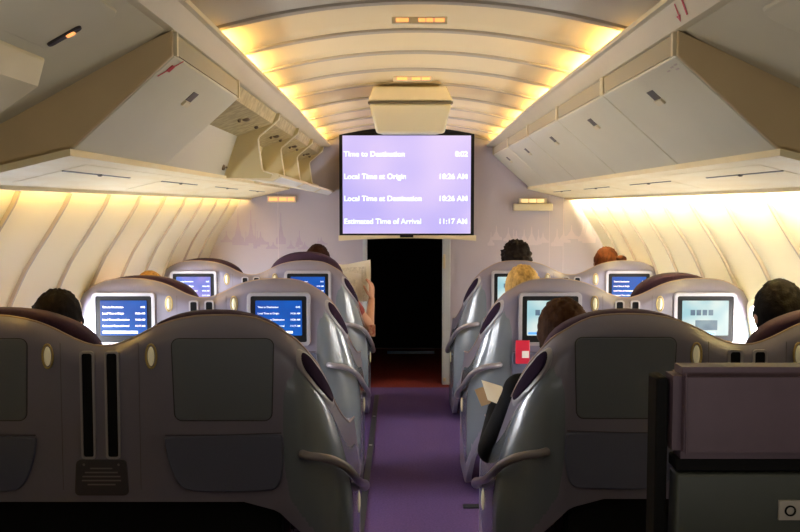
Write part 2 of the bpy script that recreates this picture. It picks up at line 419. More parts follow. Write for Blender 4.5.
# red arrows on the right fascia near the camera
t = thing('arrow_marking', (CC + .68, 2.54, 2.02), 'pair of red painted arrow strokes on the right fascia near the camera', 'marking'); off = Vector(t.location)
for k, y in enumerate((2.47, 2.535)):
    fx = lambda z: CC + .662 + (2.046 - z)/.054*.038 - .0015
    z0, z1 = 2.005, 2.04; sk = .03; w_ = .012 if k == 0 else .007
    P0 = [(fx(z1), y, z1), (fx(z1), y + w_, z1), (fx(z0), y + w_ + sk, z0), (fx(z0), y + sk, z0)]
    g = MB(); g.hull([tuple(Vector(p) - off) for p in P0], [tuple(Vector(p) - off - Vector((.001, 0, 0))) for p in P0]); g.build('stroke', redmark, t)
P0 = [(fx(2.014), 2.535 + .012, 2.014), (fx(2.014), 2.535 + .045, 2.014), (fx(2.0), 2.535 + .04, 2.0)]
g = MB(); g.hull([tuple(Vector(p) - off) for p in P0], [tuple(Vector(p) - off - Vector((.001, 0, 0))) for p in P0]); g.build('arrow_head', redmark, t)

# open lockers on the left
bays = [(3.705, 4.98), (4.98, 5.92), (5.92, 6.86), (6.86, 7.79)]
labs = ['widest open locker bay directly beyond the closed left locker', 'second open locker bay on the left', 'third open locker bay on the left', 'farthest open locker bay on the left, against the bulkhead']
X = lambda r: CC - r
for i, (y0, y1) in enumerate(bays):
    t = thing('open_locker', (X(.9), (y0+y1)/2, 1.66), labs[i], 'open locker', 'open overhead lockers'); off = Vector(t.location)
    def fin(g, name, m, par=t, bv=0):
        bmesh.ops.translate(g.b, verts=g.b.verts, vec=-off); return g.build(name, m, par, bevel=bv)
    g = MB(); g.prism([(X(.722), 1.988), (X(.745), 1.935), (X(.93), 1.868), (X(.95), 1.89), (X(.76), 1.988)], y0 + .004, y1 - .01)
    lin = fin(g, 'top_lining', dirty)
    ym = y0 + (y1-y0)*.60
    for yy, zz, rr in ((ym, 1.914, .020), (ym - .05, 1.905, .009), (ym + .3*(y1-y0), 1.91, .011)):
        g = MB(); g.ell((X(.775 + (1.924-zz)*2.6), yy, zz - .004), (rr, rr, .010), 12, 8)
        fin(g, 'latch_stud', mat('stud_dark', (.16, .12, .08), .4, metal=.5), lin)
    g = MB(); g.prism([(X(.93), 1.870), (X(.945), 1.870), (X(1.02), 1.662), (X(1.005), 1.650)], y0 + .004, y1 - .01)
    bp = fin(g, 'back_panel', bin_grey if i == 0 else mat('bin_panel_warm', (.58, .49, .26), .5))
    if i == 0:
        g = MB(); g.ell((X(.985), y1 - .12, 1.70), (.012, .016, .016), 12, 8); g.ell((X(.968), y1 - .12, 1.70), (.006, .006, .006), 8, 6)
        fin(g, 'latch_stud', mat('stud_dark', (.16, .12, .08), .4, metal=.5), bp)
    # divider plate with a pale lip
    pr = [(.705, 1.992), (.712, 1.955), (.815, 1.868), (.822, 1.85), (.802, 1.70), (.795, 1.685), (.745, 1.668), (.76, 1.648), (1.01, 1.648), (.94, 1.872), (.80, 1.99)]
    g = MB(); g.prism([(X(r), z) for r, z in pr], y1 - .010, y1); dv = fin(g, 'divider', mat('bin_panel_warm', (.58, .49, .26), .5))
    g = MB(); g.tube([(X(r), y1 - .006, z) for r, z in pr[:7]], .0055, 6); fin(g, 'divider_lip', mat('pale_lip', (.80, .74, .58), .4), dv)
    if i:
        fr = lambda y: .705 - .085*(y - 4.98)/2.8          # the flap leans inwards towards the front
        fz = lambda y: 1.668 - .042*(y - 4.98)/2.8
        T = lambda y: [(X(fr(y) + .010), y, fz(y) + .004), (X(fr(y) + .04), y, fz(y) + .010), (X(.90), y, 1.652), (X(.90), y, 1.642), (X(fr(y) + .045), y, fz(y) - .036), (X(fr(y)), y, fz(y) - .012)]
        g = MB(); g.hull(T(y0), T(y1 - .012)); tr = fin(g, 'tray_lip', plastic, bv=.003)
        W = lambda y: [(X(fr(y) + .001), y, fz(y) - .0145), (X(fr(y) + .0435), y, fz(y) - .0375), (X(fr(y) + .044), y, fz(y) - .032), (X(fr(y) + .004), y, fz(y) - .010)]
        g = MB(); g.hull(W(y0 + .05), W(y1 - .07))
        fin(g, 'label_window', mat('white_insert', (.74, .72, .66), .4), tr)

# ------------------------------------------------------------ front bulkhead with doorway
dx0, dx1, dtop = -.275, .355, 1.90
b = MB()
def wedge(x0, x1, z0, z1): b.box(x0, x1, YE, YE + .05, z0, z1)
Pw = [(1.38, 1.66), (1.39, 1.58), (1.425, 1.50), (1.50, 1.38), (1.58, 1.26), (1.645, 1.13), (1.70, .98), (1.735, .8), (1.745, .5), (1.72, 0)]
b.prism([(dx0, 0), (dx0, dtop), (dx0, 2.15), (CC - .75, 2.15), (CC - 1.45, 1.70)] + [(CC - r, z) for r, z in Pw], YE, YE + .05)
b.prism([(dx1, 0), (dx1, dtop), (dx1, 2.15), (CC + .75, 2.15), (CC + 1.45, 1.70)] + [(CC + r, z) for r, z in Pw], YE, YE + .05)
b.box(dx0, dx1, YE, YE + .05, dtop, 2.2)
wf = struct(b.build('wall_front', wall_lilac, smooth=False), 'lilac bulkhead with a doorway', 'wall')
# printed skyline of slim temple spires
def skyline(x0, x1, zb, hmin, hmax, seed, m, name):
    rnd = random.Random(seed); g = MB(); x = x0
    while x < x1:
        wd = rnd.uniform(.018, .075); h = rnd.uniform(hmin, hmax)*rnd.choice((1, .75, .5, .42, .36)); zz = zb; zb = zz - rnd.uniform(0, .07)
        k = 6
        L = [(x - wd*.9, zb), (x - wd*.9, zb + h*.18), (x - wd*.5, zb + h*.26), (x - wd*.3, zb + h*.45), (x - wd*.1, zb + h*.62), (x - .003, zb + h)]
        prof = L + [(2*x - p, z + .0001) for p, z in L[::-1]]
        yy = YE - .0012 - .0002*rnd.random()
        g.prism(prof, yy, YE + .001)
        zb = zz; x += wd*rnd.uniform(.75, 1.9)
    o = g.build(name, m, wf, smooth=False); o['kind'] = 'structure'
skyline(.76, 1.62, 1.235, .13, .30, 3, spire_m, 'mural')
skyline(-1.45, -.62, 1.20, .10, .33, 5, spire_d, 'mural')
for xx in (-1.02, 1.245, 1.36):
    g = MB(); g.box(xx, xx + .006, YE - .003, YE + .001, .05, 1.62); o = g.build('panel_joint', spire_m, wf); o['kind'] = 'structure'
# jambs + galley box
b = MB()
b.box(dx0 - .035, dx0, YE - .025, YE + .07, 0, dtop); b.box(dx1, dx1 + .065, YE - .025, YE + .07, 0, dtop); b.box(dx0 - .035, dx1 + .065, YE - .025, YE + .07, dtop, dtop + .04)
dj = struct(b.build('door_1', jamb_m, bevel=.006), 'pale door frame around the dark galley opening', 'door frame')
g = MB(); g.box(dx1 + .004, dx1 + .022, YE - .036, YE - .02, .98, 1.10); g.build('latch', mat('brass_latch', (.6, .5, .3), .35, metal=.6), dj, bevel=.003)
g = MB(); g.box(dx1 + .006, dx1 + .03, YE - .04, YE - .02, .03, .06); g.build('latch', mat('brass_latch', (.6, .5, .3), .35, metal=.6), dj, bevel=.003)
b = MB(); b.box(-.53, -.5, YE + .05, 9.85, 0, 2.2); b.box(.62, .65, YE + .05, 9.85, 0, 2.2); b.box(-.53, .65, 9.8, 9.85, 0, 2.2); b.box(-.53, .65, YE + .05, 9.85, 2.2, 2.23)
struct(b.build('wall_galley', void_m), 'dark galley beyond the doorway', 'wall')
b = MB(); b.box(-.13, .35, 9.40, 9.43, .004, .03); tag(b.build('threshold_strip', mat('pale_blue_strip', (.45, .65, .85), .4)), 'thin bluish metal strip on the floor deep inside the dark doorway', 'floor strip')  # bright blue tone paints in the light reflected by the strip
b = MB(); b.box(CC - 1.80, CC + 1.80, Y0 - .04, Y0, 0, 2.2); struct(b.build('wall_back', mat('rear_bulkhead', (.07, .065, .075), .7)), 'rear bulkhead behind the camera', 'wall')

# ------------------------------------------------------------ wall signs, ceiling signs
def sign(name, x, y, z, wd, ht, label, segs, body=plastic, lit=sign_w, dep=.03):
    t = thing(name, (x, y, z), label, 'sign')
    g = MB(); g.box(-wd/2, wd/2, -dep, 0, -ht/2, ht/2); g.build('housing', body, t, bevel=.005)
    for a, c in segs:
        g = MB(); g.box(a*wd, c*wd, -dep - .002, -dep + .004, -ht*.26, ht*.26); g.build('lamp', lit, t, bevel=.001)
    return t
sign('seatbelt_sign', -.985, YE, 1.557, .24, .055, 'small amber lit sign on the left of the lilac bulkhead', [(-.43, -.14), (-.08, .18), (.22, .44)], body=plastic, dep=.025)
t = thing('seatbelt_sign', (1.10, YE, 1.50), 'boxy cream sign with lit top strip on the right of the bulkhead', 'sign')
g = MB(); g.box(-.16, .16, -.09, 0, -.04, .02); g.build('lower_housing', plastic, t, bevel=.006)
g = MB(); g.box(-.115, .115, -.06, 0, .02, .065); up = g.build('housing', plastic, t, bevel=.005)
for a in (-.095, -.03, .035): 
    g = MB(); g.box(a, a + .055, -.062, -.055, .03, .056); g.build('lamp', sign_y, up, bevel=.001)
# ceiling signs hang from the arch
s1 = sign('seatbelt_sign', .07, 3.40, 2.162, .20, .026, 'nearer amber lit sign strip on the ribbed ceiling', [(-.42, -.20), (-.02, .10), (.12, .24), (.27, .44)], dep=.02)
s2 = sign('seatbelt_sign', .065, 4.86, 2.152, .20, .026, 'amber lit sign strip on the ceiling just before the projector', [(-.40, -.14), (-.02, .20), (.24, .44)], dep=.02)

# projector
t = thing('projector_housing', (.065, 5.15, 2.16), 'cream projector housing hanging from the ceiling before the screen', 'projector')
g = MB(); g.hull([(-.21, 0, -.008), (.19, 0, -.008), (.225, 0, -.085), (-.24, 0, -.085)], [(-.20, .5, .02), (.18, .5, .02), (.20, .5, -.085), (-.215, .5, -.085)]); g.build('upper_casing', plastic, t, bevel=.008)
g = MB(); g.hull([(-.24, -.004, -.09), (.225, -.004, -.09), (.225, -.004, -.102), (-.24, -.004, -.102)], [(-.2, .5, -.09), (.19, .5, -.09), (.19, .5, -.10), (-.2, .5, -.10)]); g.build('joint', mat('dark_seam', (.12, .10, .07), .5), t)
g = MB(); g.hull([(-.235, 0, -.10), (.22, 0, -.10), (.180, .02, -.262), (-.195, .02, -.262)], [(-.20, .5, -.10), (.18, .5, -.10), (.16, .45, -.235), (-.18, .45, -.235)]); g.build('lower_casing', plastic_w, t, bevel=.014)
g = MB(); g.tube([(0, .44, -.18), (0, .52, -.18)], .03, 20); g.build('lens', bezel_m, t)

# projection screen
t = thing('projection_screen', (.055, 7.68, 1.26), 'large lilac lit projection screen listing flight times', 'screen')
g = MB(); g.rrect(.0, .415, 1.105, .85, .01, 0, .02); g.build('surround', bezel_m, t)
g = MB(); g.box(-.525, .525, -.003, .004, .015, .815); g.build('screen', screen_mat('lilac_screen', (.50, .43, .88), (.80, .64, .92), 1.08, 1.4), t)
rows = [('Time to Destination', '0:02', .645), ('Local Time at Origin', '10:26 AM', .462), ('Local Time at Destination', '10:26 AM', .282), ('Estimated Time of Arrival', '11:17 AM', .095)]
items = []
for a, c, z in rows: items += [(a, -.515, z, .061, 'LEFT'), (c, .50, z, .061, 'RIGHT')]
text_block(items, mat('screen_text_big', (.8, .8, .8), .5, emit=(.72, .95, 1), es=1.15), 'screen_text', t, (0, -.004, 0))
g = MB(); n = 16
g.prism([(-.56, .0), (.57, .0)] + [(.57 - 1.13*i/n, -.045 + .022*math.sin(math.pi*i/n)) for i in range(n+1)], -.012, .012); g.build('batten', plastic, t, bevel=.002)
g = MB(); g.box(-.055, .055, -.02, -.01, -.018, .004); g.build('pull_tab', bezel_m, t, bevel=.002)
g = MB(); g.tube([(-.56, .02, .865), (.56, .02, .865)], .028, 14); g.build('roller', bezel_m, t)

# ------------------------------------------------------------ seat units
HUMP = [(0, 1.053), (.03, 1.055), (.07, 1.066), (.11, 1.085), (.15, 1.106), (.19, 1.124), (.234, 1.138), (.30, 1.149), (.375, 1.153), (.44, 1.150), (.49, 1.141), (.53, 1.126), (.565, 1.105), (.57, 1.10)]
WM = .745                                   # half width of the whole unit
def plan(s):
    """plan path: s<=.56 flat back, then a rounded corner, then forward"""
    flat, rad = .565, .18
    if s <= flat: return (s, 0.)
    a = (s - flat)/(rad*math.pi/2)
    if a <= 1: return (flat + rad*math.sin(a*math.pi/2), rad*(1 - math.cos(a*math.pi/2)))
    return (flat + rad, rad + (s - flat - rad*math.pi/2))
RIM = [(.565, .565, 0, 1.105), (.62, .607, .012, 1.078), (.68, .642, .04, 1.035), (.74, .672, .085, .985), (.80, .692, .14, .93), (.86, .706, .20, .875), (.94, .72, .29, .80), (1.04, .732, .39, .735), (1.15, .74, .50, .69), (1.38, .745, .70, .665)]
BOT = [(0, .56), (.45, .56), (.56, .53), (.65, .42), (.74, .24), (.82, .10), (.90, .03), (1.0, .01), (1.4, .01)]
SMAX = 1.38
def surf(s, v, off=0.0):
    """point on the unit's outer skin; s = path length from the middle, v = 0 bottom .. 1 rim"""
    def raw(s, v):
        px, py = plan(s); zb = interp(BOT, s)
        if s <= .565: rx, ry, rz = s, 0., interp(HUMP, s)
        else:
            rx = interp([(q[0], q[1]) for q in RIM], s); ry = interp([(q[0], q[2]) for q in RIM], s); rz = interp([(q[0], q[3]) for q in RIM], s)
        z = zb + (rz - zb)*v
        h = max(0, 1 - (rz - z)/.38); g = h**2.2
        y = py + (ry - py)*g; x = px + (rx - px)*g + .045*smoothstep(0, 1, (.85 - z)/.40)*max(0, min(1, (s - .565)/.2))
        return Vector((x, y + .035*max(0, 1 - (rz - z)/.06)**2, z))
    p = raw(s, v)
    if off:
        e = .004
        du = raw(min(s + e, SMAX), v) - raw(max(s - e, 0), v); dv = raw(s, min(1, v + .01)) - raw(s, max(0, v - .01))
        n = du.cross(dv).normalized()
        if n.y > 0 and s < .7: n = -n
        if s >= .7 and n.x < 0: n = -n
        p = p + n*off
    return p
def v_at(s, z):
    zb = interp(BOT, s); rz = interp(HUMP, s) if s <= .565 else interp([(q[0], q[3]) for q in RIM], s)
    return max(0, min(1, (z - zb)/(rz - zb)))
SS = [0, .03, .06, .09, .12, .15, .18, .21, .25, .30, .35, .40, .45, .49, .52, .545, .565] + [.565 + i*.022 for i in range(1, 20)] + [1.02, 1.08, 1.15, 1.22, 1.30, 1.38]
VV = [i/22*.9 for i in range(23)] + [.92, .94, .96, .975, .99, 1.0]
def shell_mesh():
    b = MB()
    S2 = [-s for s in SS[:0:-1]] + SS
    def P(s, v, off): q = surf(abs(s), v, off); return (math.copysign(q.x, s) if s else 0, q.y, q.z)
    b.slab([[P(s, v, .0) for v in VV] for s in S2], [[P(s, v, -.028) for v in VV] for s in S2])
    return b.mesh('shell', shell_m, sharp=50)
def rim_mesh():
    b = MB(); S2 = [-s for s in SS[:0:-1]] + SS
    pts = []
    for s in S2:
        q = surf(abs(s), 1.0); pts.append((math.copysign(q.x, s) if s else 0, q.y + .004, q.z + .001))
    b.tube(pts, .0042, 8); return b.mesh('edge_bead', bead_m)
def patch(sgn, poly, off0, off1, m, name, nr=7):
    """closed outline in (s,z) laid on the skin; triangular fan of rings"""
    cs = sum(p[0] for p in poly)/len(poly); cz = sum(p[1] for p in poly)/len(poly)
    b = MB(); n = len(poly)
    def P(s, z, o): q = surf(s, v_at(s, z), o); return (sgn*q.x, q.y, q.z)
    def dome(o_edge, o_in):
        rings = []
        for r in range(1, nr+1):
            f = r/nr; o = o_in if r < nr else o_edge
            rings.append([b.b.verts.new(P(cs + (s-cs)*f, cz + (z-cz)*f, o)) for s, z in poly])
        c0 = b.b.verts.new(P(cs, cz, o_in))
        for i in range(n): b.b.faces.new([c0, rings[0][i], rings[0][(i+1) % n]])
        for a, c in zip(rings, rings[1:]):
            for i in range(n): b.b.faces.new([a[i], c[i], c[(i+1) % n], a[(i+1) % n]])
        return rings[-1]
    dome(off0, off1)
    return b.mesh(name, m, sharp=60)
def smooth_poly(pts, k=3):
    for _ in range(k):
        o = []
        for i in range(len(pts)):
            a, c = pts[i], pts[(i+1) % len(pts)]
            o += [(a[0]*.75 + c[0]*.25, a[1]*.75 + c[1]*.25), (a[0]*.25 + c[0]*.75, a[1]*.25 + c[1]*.75)]
        pts = o
    return pts
CACHE = {}
def cm(key, fn):
    if key not in CACHE: CACHE[key] = fn()
    return CACHE[key]
SIDEP = smooth_poly([(.562, .60), (.560, .90), (.585, .975), (.635, 1.0), (.70, .93), (.76, .86), (.84, .79), (.94, .70), (1.08, .62), (1.30, .60), (1.36, .50), (1.36, .30), (1.0, .10), (.82, .14), (.70, .36), (.60, .52)], 3)
SLIV = smooth_poly([(.645, 1.035), (.675, 1.025), (.71, .99), (.77, .935), (.86, .855), (.87, .835), (.80, .85), (.73, .90), (.67, .965), (.645, 1.005)], 2)
SLIVF = smooth_poly([(.630, 1.052), (.672, 1.036), (.715, 1.000), (.785, .938), (.885, .845), (.895, .81), (.80, .832), (.72, .885), (.655, .955), (.628, 1.0)], 2)
def headrest_mesh(hz):
    b = MB(); n = 24; prof = []
    hw, z0, z1 = .315, .80, 1.168 + hz
    pts = [(-hw*.9, z0)] 
    for i in range(n+1):
        a = math.pi*(1 - i/n); c, s_ = math.cos(a), math.sin(a)
        pts.append((hw*math.copysign(abs(c)**.9, c), .90 + (z1-.90)*abs(s_)**.62))
    pts.append((hw*.9, z0))
    def ring(y, f, dz=0): return [(x*f, y + .10*max(0, abs(x)/hw-.6), .8 + (z-.8)*(1 + dz)) for x, z in pts]
    seq = [ring(0, .93, -.03), ring(.012, .985, -.006), ring(.03, 1, 0), ring(.075, 1, 0), ring(.095, .975, -.01), ring(.105, .90, -.05)]
    vs = [[b.b.verts.new(p) for p in q] for q in seq]
    for a, c in zip(vs, vs[1:]):
        for i in range(len(a)): b.b.faces.new([a[i], a[(i+1) % len(a)], c[(i+1) % len(a)], c[i]])
    b.b.faces.new(vs[0]); b.b.faces.new(vs[-1][::-1])
    return b.mesh('headrest', purple, sharp=60)
def cushion(x0, x1, y0, y1, z0, z1, name, m=purple, bev=.03, lean=0):
    b = MB(); b.box(x0, x1, y0, y1, z0, z1)
    bmesh.ops.bevel(b.b, geom=list(b.b.edges), offset=bev, segments=4, affect='EDGES')
    for v in b.b.verts: v.co.y += lean*(v.co.z - z0)
    return b.mesh(name, m, sharp=60)
def bar_mesh(sgn):
    b = MB()
    K = [(.632, .004, .714), (.655, -.018, .713), (.69, -.016, .708), (.728, .012, .688), (.757, .065, .652), (.772, .14, .600), (.778, .24, .552), (.780, .36, .513), (.778, .48, .475), (.772, .60, .430)]
    pts = []
    for i in range(len(K)-1):
        p0 = Vector(K[max(i-1, 0)]); p1 = Vector(K[i]); p2 = Vector(K[i+1]); p3 = Vector(K[min(i+2, len(K)-1)])
        for j in range(4):
            t = j/4; pts.append(.5*((2*p1) + (p2-p0)*t + (2*p0-5*p1+4*p2-p3)*t*t + (3*p1-p0-3*p2+p3)*t**3))
    pts.append(Vector(K[-1]))
    b.tube([(sgn*(p.x + .038*smoothstep(0, 1, (.85 - p.z)/.40)*max(0, min(1, (p.x - .60)/.12))), p.y, p.z) for p in pts], [.014]*(len(pts)-4) + [.016, .020, .022, .020], 12)
    return b.mesh('armrest_bar', tube_grey)
def screen_parts(mon, kind, x):
    """display and its lettering as sub-parts of a monitor"""
    if kind == 'blue': m = screen_mat('blue_screen', (.0, .06, .40), (.0, .12, .58), 1.0, 5)
    elif kind == 'lilac': m = screen_mat('blue_lilac_screen', (.03, .16, .70), (.42, .30, .75), 1.0, 6)
    else: m = screen_mat('video_screen', (.35, .62, .68), (.82, .90, .84), 1.0, 7)
    g = MB(); g.rrect(0, .006, .232, .178, .004, -.0135, -.0105)
    o = g.build('screen', m, mon)
    if kind in ('blue', 'lilac'):
        it = []
        for a, c, z in (('Time to Destination', '0:02', .058), ('Local Time at Origin', '10:26 AM', .026), ('Local Time at Destination', '10:26 AM', -.006), ('Estimated Time of Arrival', '11:17 AM', -.038)):
            it += [(a, -.105, z, .0128, 'LEFT'), (c, .108, z, .0128, 'RIGHT')]
        text_block(it, txt_w, 'screen_text', mon, (0, -.0142, 0))
        g = MB(); g.box(-.105, .07, -.0148, -.0136, -.072, -.060); g.build('progress_bar', txt_w, mon)
    else:
        g = MB()
        for k in range(4): g.box(-.075 + k*.03, -.052 + k*.03, -.0148, -.0136, .02, .048)
        g.box(-.05, .06, -.0148, -.0136, -.055, -.005)
        g.build('picture_block', screen_mat('video_dark', (.12, .20, .30), (.30, .42, .48), .8, 12), mon)
        g = MB(); g.box(-.11, .05, -.0148, -.0136, -.078, -.066); g.build('progress_bar', mat('blue_glow', (.1, .3, .7), .5, emit=(.06, .30, .80), es=1), mon)
def seat_unit(cx, y, label, screens, heads):
    t = thing('airline_seat_pair', (cx, y, 0), label, 'seat', 'twin seat units beside the aisle')
    sh = link('shell', cm('shell', shell_mesh), t)
    link('edge_bead', cm('rim', rim_mesh), sh)
    for sg in (-1, 1):
        k = 'L' if sg < 0 else 'R'
        link('side_panel', cm('side' + k, lambda: patch(sg, SIDEP, -.001, .004, side_m, 'side_panel')), t)
        f = link('cutout_frame', cm('slf' + k, lambda: patch(sg, SLIVF, -.001, .008, frame_m, 'cutout_frame', 9)), t)
        link('cutout', cm('sl' + k, lambda: patch(sg, SLIV, .007, .0125, mat('cutout_purple', (.022, .012, .028), .95, spec=.05), 'cutout', 9)), f)
        link('armrest_bar', cm('bar' + k, lambda: bar_mesh(sg)), t)
        def knob():
            g = MB(); g.ell((sg*(WM + .046), .50, .40), (.010, .030, .045), 16, 10); return g.mesh('release_knob', lamp_cream)
        link('release_knob', cm('knob' + k, knob), t)
        # back panel or monitor, at the same place
        sc = screens[0 if sg < 0 else 1]
        if sc is None:
            def pan():
                g = MB(); g.rrect(sg*.388, .953, .312, .258, .022, -.004, .004, flare=.05); return g.mesh('back_panel', panel_m)
            pn = link('back_panel', cm('pan' + k, pan), t, .0015)
            def panf():
                g = MB(); g.rrect(sg*.388, .953, .3185, .2645, .0255, -.0015, .003, flare=.05); return g.mesh('panel_gasket', mat('gasket', (.03, .03, .034), .5))
            link('panel_gasket', cm('panf' + k, panf), pn)
        else:
            mo = bpy.data.objects.new('monitor', None)
            def mf():
                g = MB(); g.rrect(0, 0, .316, .272, .022, -.014, .004, hole=(.280, .236, .010)); return g.mesh('monitor', frame_m)
            mo = link('monitor', cm('monf', mf), t, .002, (sg*.388, 0, .95))
            def mb():
                g = MB(); g.rrect(0, 0, .284, .240, .010, -.010, .004); return g.mesh('bezel', bezel_m)
            link('bezel', cm('monb', mb), mo)
            screen_parts(mo, sc, 0)
        def poc():
            g = MB()
            L = [(.205, .775), (.565, .783), (.580, .77), (.578, .66), (.56, .605), (.53, .595), (.285, .592), (.245, .612), (.215, .68), (.200, .76)]
            L = smooth_poly(L, 2)
            g.hull([(sg*x, -.002, z) for x, z in L], [(sg*(.39 + (x-.39)*.985), -.012, .69 + (z-.69)*.97) for x, z in L]); return g.mesh('literature_pocket', pocket_m)
        pk = link('literature_pocket', cm('poc' + k, poc), t, .003)
        def pocl():
            g = MB(); g.tube([(sg*.205, -.008, .777), (sg*.39, -.012, .779), (sg*.572, -.008, .784)], .002, 6); return g.mesh('pocket_edge', mat('pocket_hem', (.06, .055, .08), .5))
        link('pocket_edge', cm('pocl' + k, pocl), pk)
        def rl():
            g = MB(); g.ell((sg*.163, -.004, 1.028), (.011, .009, .031), 20, 12); return g.mesh('reading_light', lamp_cream)
        def rlr():
            g = MB(); g.tube([(sg*.163 + .0165*math.cos(a*math.pi/12), -.003, 1.028 + .038*math.sin(a*math.pi/12)) for a in range(25)], .0035, 6, False); return g.mesh('light_ring', gold)
        r_ = link('reading_light', cm('rl' + k, rl), t); link('light_ring', cm('rlr' + k, rlr), r_)
        def sl():
            g = MB(); g.rrect(sg*.039, .872, .046, .345, .012, -.008, .002, hole=(.033, .331, .008)); return g.mesh('stowage_slot', frame_m)
        def sli():
            g = MB(); g.rrect(sg*.039, .872, .034, .332, .008, -.003, .001); return g.mesh('slot_recess', black)
        s_ = link('stowage_slot', cm('sl_' + k, sl), t); link('slot_recess', cm('sli' + k, sli), s_)
        # upholstery
        hz, hx, hs = heads[0 if sg < 0 else 1]
        hr_ = link('headrest', cm('hr%.3f' % hz, lambda: headrest_mesh(hz)), t, 0, (sg*.36 + hx, .075, 0)); hr_.scale.x = hs
        link('backrest', cm('back', lambda: cushion(-.255, .255, .09, .21, .40, 1.02, 'backrest', lean=-.03)), t, 0, (sg*.36, 0, 0))
        link('seat_cushion', cm('seat', lambda: cushion(-.255, .255, .18, .80, .28, .42, 'seat_cushion')), t, 0, (sg*.36, 0, 0))
        def seam():
            g = MB(); g.box(*sorted((sg*.123, sg*.1242)), -.0008, .002, .60, 1.07); return g.mesh('shell_seam', mat('seam_grey', (.08, .07, .085), .5))
        link('shell_seam', cm('seam' + k, seam), t)
    def pl():
        g = MB(); g.rrect(0, .640, .165, .115, .015, -.006, .002, flare=-.08); return g.mesh('placard', mat('placard_dark', (.05, .045, .055), .4))
    def pll():
        g = MB()
        for k in range(5): 
            hw = [.035, .052, .06, .062, .044][k]; g.box(-hw, hw, -.0075, -.0055, .668 - k*.013, .672 - k*.013)
        for sx in (-1, 1): g.ell((sx*.055, -.006, .682), (.004, .003, .004), 8, 6)
        return g.mesh('printed_lines', mat('faint_print', (.22, .20, .20), .5))
    p_ = link('placard', cm('pl', pl), t); link('printed_lines', cm('pll', pll), p_)
    link('centre_console', cm('cons', lambda: cushion(-.095, .095, .06, .80, .30, .62, 'centre_console', shell_m, .02)), t)
    link('base_skirt', cm('skirt', lambda: cushion(-.565, .565, .04, .16, .005, .575, 'base_skirt', black, .01)), t)  # added black box stands in for the deep shade under the seats
    link('pedestal', cm('ped', lambda: cushion(-.60, .60, .24, .74, .005, .28, 'pedestal', black, .01)), t)
    return t
LX, RX = (-.947, -.995, -1.014), (1.106, 1.14, 1.167)
ROWS = (2.92, 4.66, 6.33)
def unit(side, k, *a):
    t = seat_unit((LX, RX)[side][k], ROWS[k] + (.03 if side and not k else 0), *a); t.scale.z = (1, .984, .977)[k]
unit(0, 0, 'nearest twin seat unit left of the aisle, seen from behind with two blank back panels', (None, None), ((.0, 0, 1.05), (-.008, -.02, .86)))
unit(0, 1, 'middle twin seat unit left of the aisle with two blue flight screens', ('blue', 'blue'), ((-.005, .03, .95), (-.05, 0, .8)))
unit(0, 2, 'farthest twin seat unit left of the aisle, nearest the bulkhead', ('lilac', 'blue'), ((.0, .02, .9), (.045, .0, .86)))
unit(1, 0, 'nearest twin seat unit right of the aisle, behind the mauve cushion', (None, None), ((-.008, 0, .88), (.0, 0, 1)))
unit(1, 1, 'middle twin seat unit right of the aisle with two pale video screens', ('video', 'video'), ((-.06, 0, .8), (.01, -.08, .75)))
unit(1, 2, 'farthest twin seat unit right of the aisle, nearest the bulkhead', ('video', 'blue'), ((-.06, 0, .8), (-.05, 0, .8)))

# ------------------------------------------------------------ people
def head_geo(b, c, yaw=0):
    Rm = Matrix.Rotation(yaw, 3, 'Z')
    f = lambda x, y, z: Vector(c) + Rm @ Vector((x, y, z))
    b.ell(f(0, 0, .015), (.076, .094, .100), 24, 16, Rm)
    b.ell(f(0, .028, -.055), (.056, .062, .062), 20, 12, Rm)       # jaw
    b.ell(f(0, .060, -.092), (.026, .022, .020), 12, 8, Rm)        # chin
    b.cap(f(0, .088, .022), f(0, .110, -.026), .009, .014)          # nose
    b.ell(f(-.012, .100, -.028), (.010, .010, .008), 10, 6, Rm); b.ell(f(.012, .100, -.028), (.010, .010, .008), 10, 6, Rm)
    b.ell(f(0, .088, -.054), (.024, .010, .006), 12, 6, Rm); b.ell(f(0, .087, -.064), (.021, .010, .007), 12, 6, Rm)
    b.ell(f(0, .085, .040), (.048, .012, .009), 14, 6, Rm)          # brow
    for s in (-1, 1): b.ell(f(s*.079, .0, -.005), (.010, .020, .032), 12, 8, Rm)
def hand_geo(b, wr, dirv, palm_n, thumb_s, curl=.5, L=1.0):
    """palm, four unequal bent fingers and a thumb leaving the side of the palm"""
    d = Vector(dirv).normalized(); n = Vector(palm_n).normalized(); s = d.cross(n).normalized()*thumb_s
    wr = Vector(wr)
    pc = wr + d*.045
    for k in range(4):
        o = s*(.030 - k*.0185)
        b.cap(wr + d*.010 + o*.6, wr + d*.085 + o, .014, .0115)
    for k, ln in enumerate((.068, .076, .070, .054)):
        o = s*(.030 - k*.0195); p = wr + d*.086 + o; dd = d.copy(); a = curl
        for seg, fr in enumerate((.44, .32, .24)):
            dd = (dd*math.cos(a) + n*math.sin(a)).normalized() if seg else (d*math.cos(a*.6) + n*math.sin(a*.6)).normalized()
            q = p + dd*ln*fr; b.cap(p, q, .0088 - seg*.0006, .0083 - seg*.0008); p = q
    p = wr + d*.025 + s*.028; dd = (d*.55 + s*.75 + n*.25).normalized()
    for ln, r in ((.034, .012), (.030, .010), (.024, .009)):
        q = p + dd*ln; b.cap(p, q, r, r*.92); p = q; dd = (dd + d*.45 + n*.25 - s*.15).normalized()
